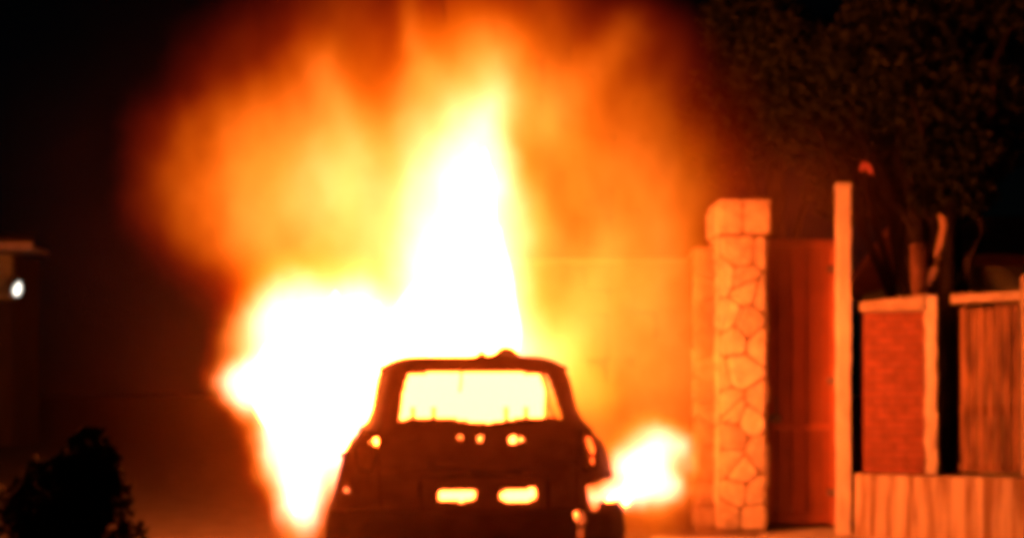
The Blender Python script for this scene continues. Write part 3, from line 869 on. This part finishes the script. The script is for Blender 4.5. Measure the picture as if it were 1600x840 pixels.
blob(1050, 700, YF, 12, 12, .12, 4, 1)
blob(1030, 765, YF, 20, 12, .12, 5, 1)
blob(968, 776, YF - .05, 32, 13, .14, 16, 1)
blob(1008, 738, YF + .1, 52, 48, .25, 1.2, 1)
def streak(x0, y0, x1, y1, n, s0, I):
    for k in range(n):
        f_ = k / (n - 1)
        blob(x0 + (x1 - x0) * f_, y0 + (y1 - y0) * f_, YC + .2, s0, s0 * 1.5, .3, I * (1 - .5 * f_), 1)
streak(845, 200, 1000, 40, 6, 24, .45)
streak(560, 210, 490, 90, 5, 26, .55)
streak(655, 120, 640, 0, 4, 20, .5)
blob(450, 690, YL + .2, 70, 140, .4, .2, 1)

vx0, vx1, vy0, vy1, vz0, vz1 = -3.7, 3.1, 8.3, 13.6, .02, 6.4
VOX = .05
def build_plume():
    ng = bpy.data.node_groups.new('plume_field', 'GeometryNodeTree')
    ng.interface.new_socket('Geometry', in_out='INPUT', socket_type='NodeSocketGeometry')
    ng.interface.new_socket('Geometry', in_out='OUTPUT', socket_type='NodeSocketGeometry')
    N, L = ng.nodes, ng.links
    go = N.new('NodeGroupOutput')
    pos = N.new('GeometryNodeInputPosition')
    def vm(op, a, b=None):
        n = N.new('ShaderNodeVectorMath'); n.operation = op
        for k, s in enumerate((a, b)):
            if s is None: continue
            if hasattr(s, 'is_linked'): L.new(s, n.inputs[k])
            else: n.inputs[k].default_value = s
        return n
    def mm(op, a, b=None, c=None):
        n = N.new('ShaderNodeMath'); n.operation = op
        for k, s in enumerate((a, b, c)):
            if s is None: continue
            if hasattr(s, 'is_linked'): L.new(s, n.inputs[k])
            else: n.inputs[k].default_value = s
        return n.outputs[0]
    # turbulence, drawn out upwards
    st = vm('MULTIPLY', pos.outputs[0], (1.0, 1.0, .45)).outputs[0]
    n1 = N.new('ShaderNodeTexNoise'); n1.inputs['Scale'].default_value = .9; n1.inputs['Detail'].default_value = 3.5
    L.new(st, n1.inputs['Vector'])
    w1 = vm('SUBTRACT', n1.outputs['Color'], (.5, .5, .5)).outputs[0]
    w1 = vm('MULTIPLY', w1, (.5, .45, .4)).outputs[0]
    wp = vm('ADD', pos.outputs[0], w1).outputs[0]
    n3 = N.new('ShaderNodeTexNoise'); n3.inputs['Scale'].default_value = 3.0; n3.inputs['Detail'].default_value = 5.0; n3.inputs['Roughness'].default_value = .62
    L.new(vm('MULTIPLY', wp, (1.0, 1.0, .7)).outputs[0], n3.inputs['Vector'])
    w2 = vm('MULTIPLY', vm('SUBTRACT', n3.outputs['Color'], (.5, .5, .5)).outputs[0], (.42, .36, .42)).outputs[0]
    wp = vm('ADD', wp, w2).outputs[0]
    total = None
    for c, s, a, p in BLOBS:
        d = vm('SUBTRACT', wp, tuple(c)).outputs[0]
        d = vm('DIVIDE', d, s).outputs[0]
        q = vm('DOT_PRODUCT', d, d).outputs['Value']
        q0 = q
        for _ in range(p - 1): q = mm('MULTIPLY', q, q0)
        e = mm('POWER', 2.71828, mm('MULTIPLY', q, -1.0))
        total = mm('MULTIPLY', e, a) if total is None else mm('MULTIPLY_ADD', e, a, total)
    # streaks: flame filaments rising
    st2 = vm('MULTIPLY', wp, (1.5, 1.3, .75)).outputs[0]
    n2 = N.new('ShaderNodeTexNoise'); n2.inputs['Scale'].default_value = 1.1; n2.inputs['Detail'].default_value = 6; n2.inputs['Roughness'].default_value = .62
    L.new(st2, n2.inputs['Vector'])
    mod = mm('MULTIPLY_ADD', n2.outputs[0], 3.0, -.48)
    mod = mm('MAXIMUM', mod, .08)
    total = mm('MULTIPLY', total, mod)
    total = mm('MAXIMUM', mm('SUBTRACT', total, .03), 0.0)
    vc = N.new('GeometryNodeVolumeCube')
    L.new(total, vc.inputs['Density'])
    vc.inputs['Min'].default_value = (vx0, vy0, vz0); vc.inputs['Max'].default_value = (vx1, vy1, vz1)
    vc.inputs['Resolution X'].default_value = int((vx1 - vx0) / VOX)
    vc.inputs['Resolution Y'].default_value = int((vy1 - vy0) / VOX)
    vc.inputs['Resolution Z'].default_value = int((vz1 - vz0) / VOX)
    sm = N.new('GeometryNodeSetMaterial')
    # shader
    m, nt, out = new_mat('flame_volume')
    SN, SL = nt.nodes, nt.links
    at = SN.new('ShaderNodeAttribute'); at.attribute_name = 'density'
    def sm_(op, a, b=None, c=None, clamp=False):
        n = SN.new('ShaderNodeMath'); n.operation = op; n.use_clamp = clamp
        for k, s in enumerate((a, b, c)):
            if s is None: continue
            if hasattr(s, 'is_linked'): SL.new(s, n.inputs[k])
            else: n.inputs[k].default_value = s
        return n.outputs[0]
    T = at.outputs['Fac']
    # cooler (thinner) flame is redder, hotter flame yellower
    T2 = sm_('MULTIPLY', T, T)
    hot = sm_('DIVIDE', T2, sm_('ADD', T2, .13))
    g = sm_('MULTIPLY_ADD', hot, .155, .028)
    b = sm_('MULTIPLY_ADD', sm_('POWER', hot, 6.0), .012, sm_('MULTIPLY', sm_('DIVIDE', T2, sm_('ADD', T2, 40.0)), .10))
    cc = SN.new('ShaderNodeCombineColor')
    cc.inputs[0].default_value = 1.0; SL.new(g, cc.inputs[1]); SL.new(b, cc.inputs[2])
    em = SN.new('ShaderNodeEmission'); SL.new(cc.outputs[0], em.inputs[0]); SL.new(T, em.inputs[1])
    SL.new(em.outputs[0], out.inputs['Volume'])
    sm.inputs['Material'].default_value = m
    L.new(vc.outputs[0], sm.inputs[0]); L.new(sm.outputs[0], go.inputs[0])
    me = bpy.data.meshes.new('fire_plume'); me.materials.append(m)
    o = link(bpy.data.objects.new('fire_plume', me))
    md = o.modifiers.new('field', 'NODES'); md.node_group = ng
    return tag(o, 'billowing orange flames and glowing smoke rising over the burning car', 'flames', kind='stuff')
build_plume()

# drifting smoke low round the car, lit by the fire
def build_smoke():
    ng = bpy.data.node_groups.new('smoke_field', 'GeometryNodeTree')
    ng.interface.new_socket('Geometry', in_out='INPUT', socket_type='NodeSocketGeometry')
    ng.interface.new_socket('Geometry', in_out='OUTPUT', socket_type='NodeSocketGeometry')
    N, L = ng.nodes, ng.links
    go = N.new('NodeGroupOutput'); pos = N.new('GeometryNodeInputPosition')
    nz = N.new('ShaderNodeTexNoise'); nz.inputs['Scale'].default_value = .7; nz.inputs['Detail'].default_value = 3
    L.new(pos.outputs[0], nz.inputs['Vector'])
    def mm(op, a, b=None, c=None):
        n = N.new('ShaderNodeMath'); n.operation = op
        for k, s in enumerate((a, b, c)):
            if s is None: continue
            if hasattr(s, 'is_linked'): L.new(s, n.inputs[k])
            else: n.inputs[k].default_value = s
        return n.outputs[0]
    total = None
    for c, s, a in SMOKE:
        d = N.new('ShaderNodeVectorMath'); d.operation = 'SUBTRACT'; L.new(pos.outputs[0], d.inputs[0]); d.inputs[1].default_value = c
        e = N.new('ShaderNodeVectorMath'); e.operation = 'DIVIDE'; L.new(d.outputs[0], e.inputs[0]); e.inputs[1].default_value = s
        q = N.new('ShaderNodeVectorMath'); q.operation = 'DOT_PRODUCT'; L.new(e.outputs[0], q.inputs[0]); L.new(e.outputs[0], q.inputs[1])
        g = mm('MULTIPLY', mm('POWER', 2.71828, mm('MULTIPLY', q.outputs['Value'], -1.0)), a)
        total = g if total is None else mm('ADD', total, g)
    total = mm('MULTIPLY', total, mm('MULTIPLY_ADD', nz.outputs[0], 1.6, .2))
    total = mm('MAXIMUM', mm('SUBTRACT', total, .001), 0.0)
    vc = N.new('GeometryNodeVolumeCube'); L.new(total, vc.inputs['Density'])
    lo, hi = (-5.5, 4.2, .02), (4.2, 14.0, 6.0)
    vc.inputs['Min'].default_value = lo; vc.inputs['Max'].default_value = hi
    for k, ax in enumerate('XYZ'): vc.inputs['Resolution ' + ax].default_value = int((hi[k] - lo[k]) / .2)
    m, nt, out = new_mat('smoke')
    pv = nt.nodes.new('ShaderNodeVolumePrincipled')
    pv.inputs['Color'].default_value = (.80, .40, .18, 1); pv.inputs['Density'].default_value = 1.0; pv.inputs['Anisotropy'].default_value = .25
    nt.links.new(pv.outputs[0], out.inputs['Volume'])
    sm = N.new('GeometryNodeSetMaterial'); sm.inputs['Material'].default_value = m
    L.new(vc.outputs[0], sm.inputs[0]); L.new(sm.outputs[0], go.inputs[0])
    me = bpy.data.meshes.new('smoke'); me.materials.append(m)
    o = link(bpy.data.objects.new('smoke', me))
    o.modifiers.new('field', 'NODES').node_group = ng
    return tag(o, 'thin brown smoke drifting low around the burning car', 'smoke', kind='stuff')
SMOKE = [((CX, 7.2, .8), (1.0, 1.1, .9), .085), ((-.7, 9.8, 1.4), (1.6, 2.0, 1.9), .005), ((-1.6, 9.0, 2.2), (2.5, 2.4, 2.3), .003), (tuple(P(1215, 330, 12.4)), (.7, .7, .55), .22)]
build_smoke()
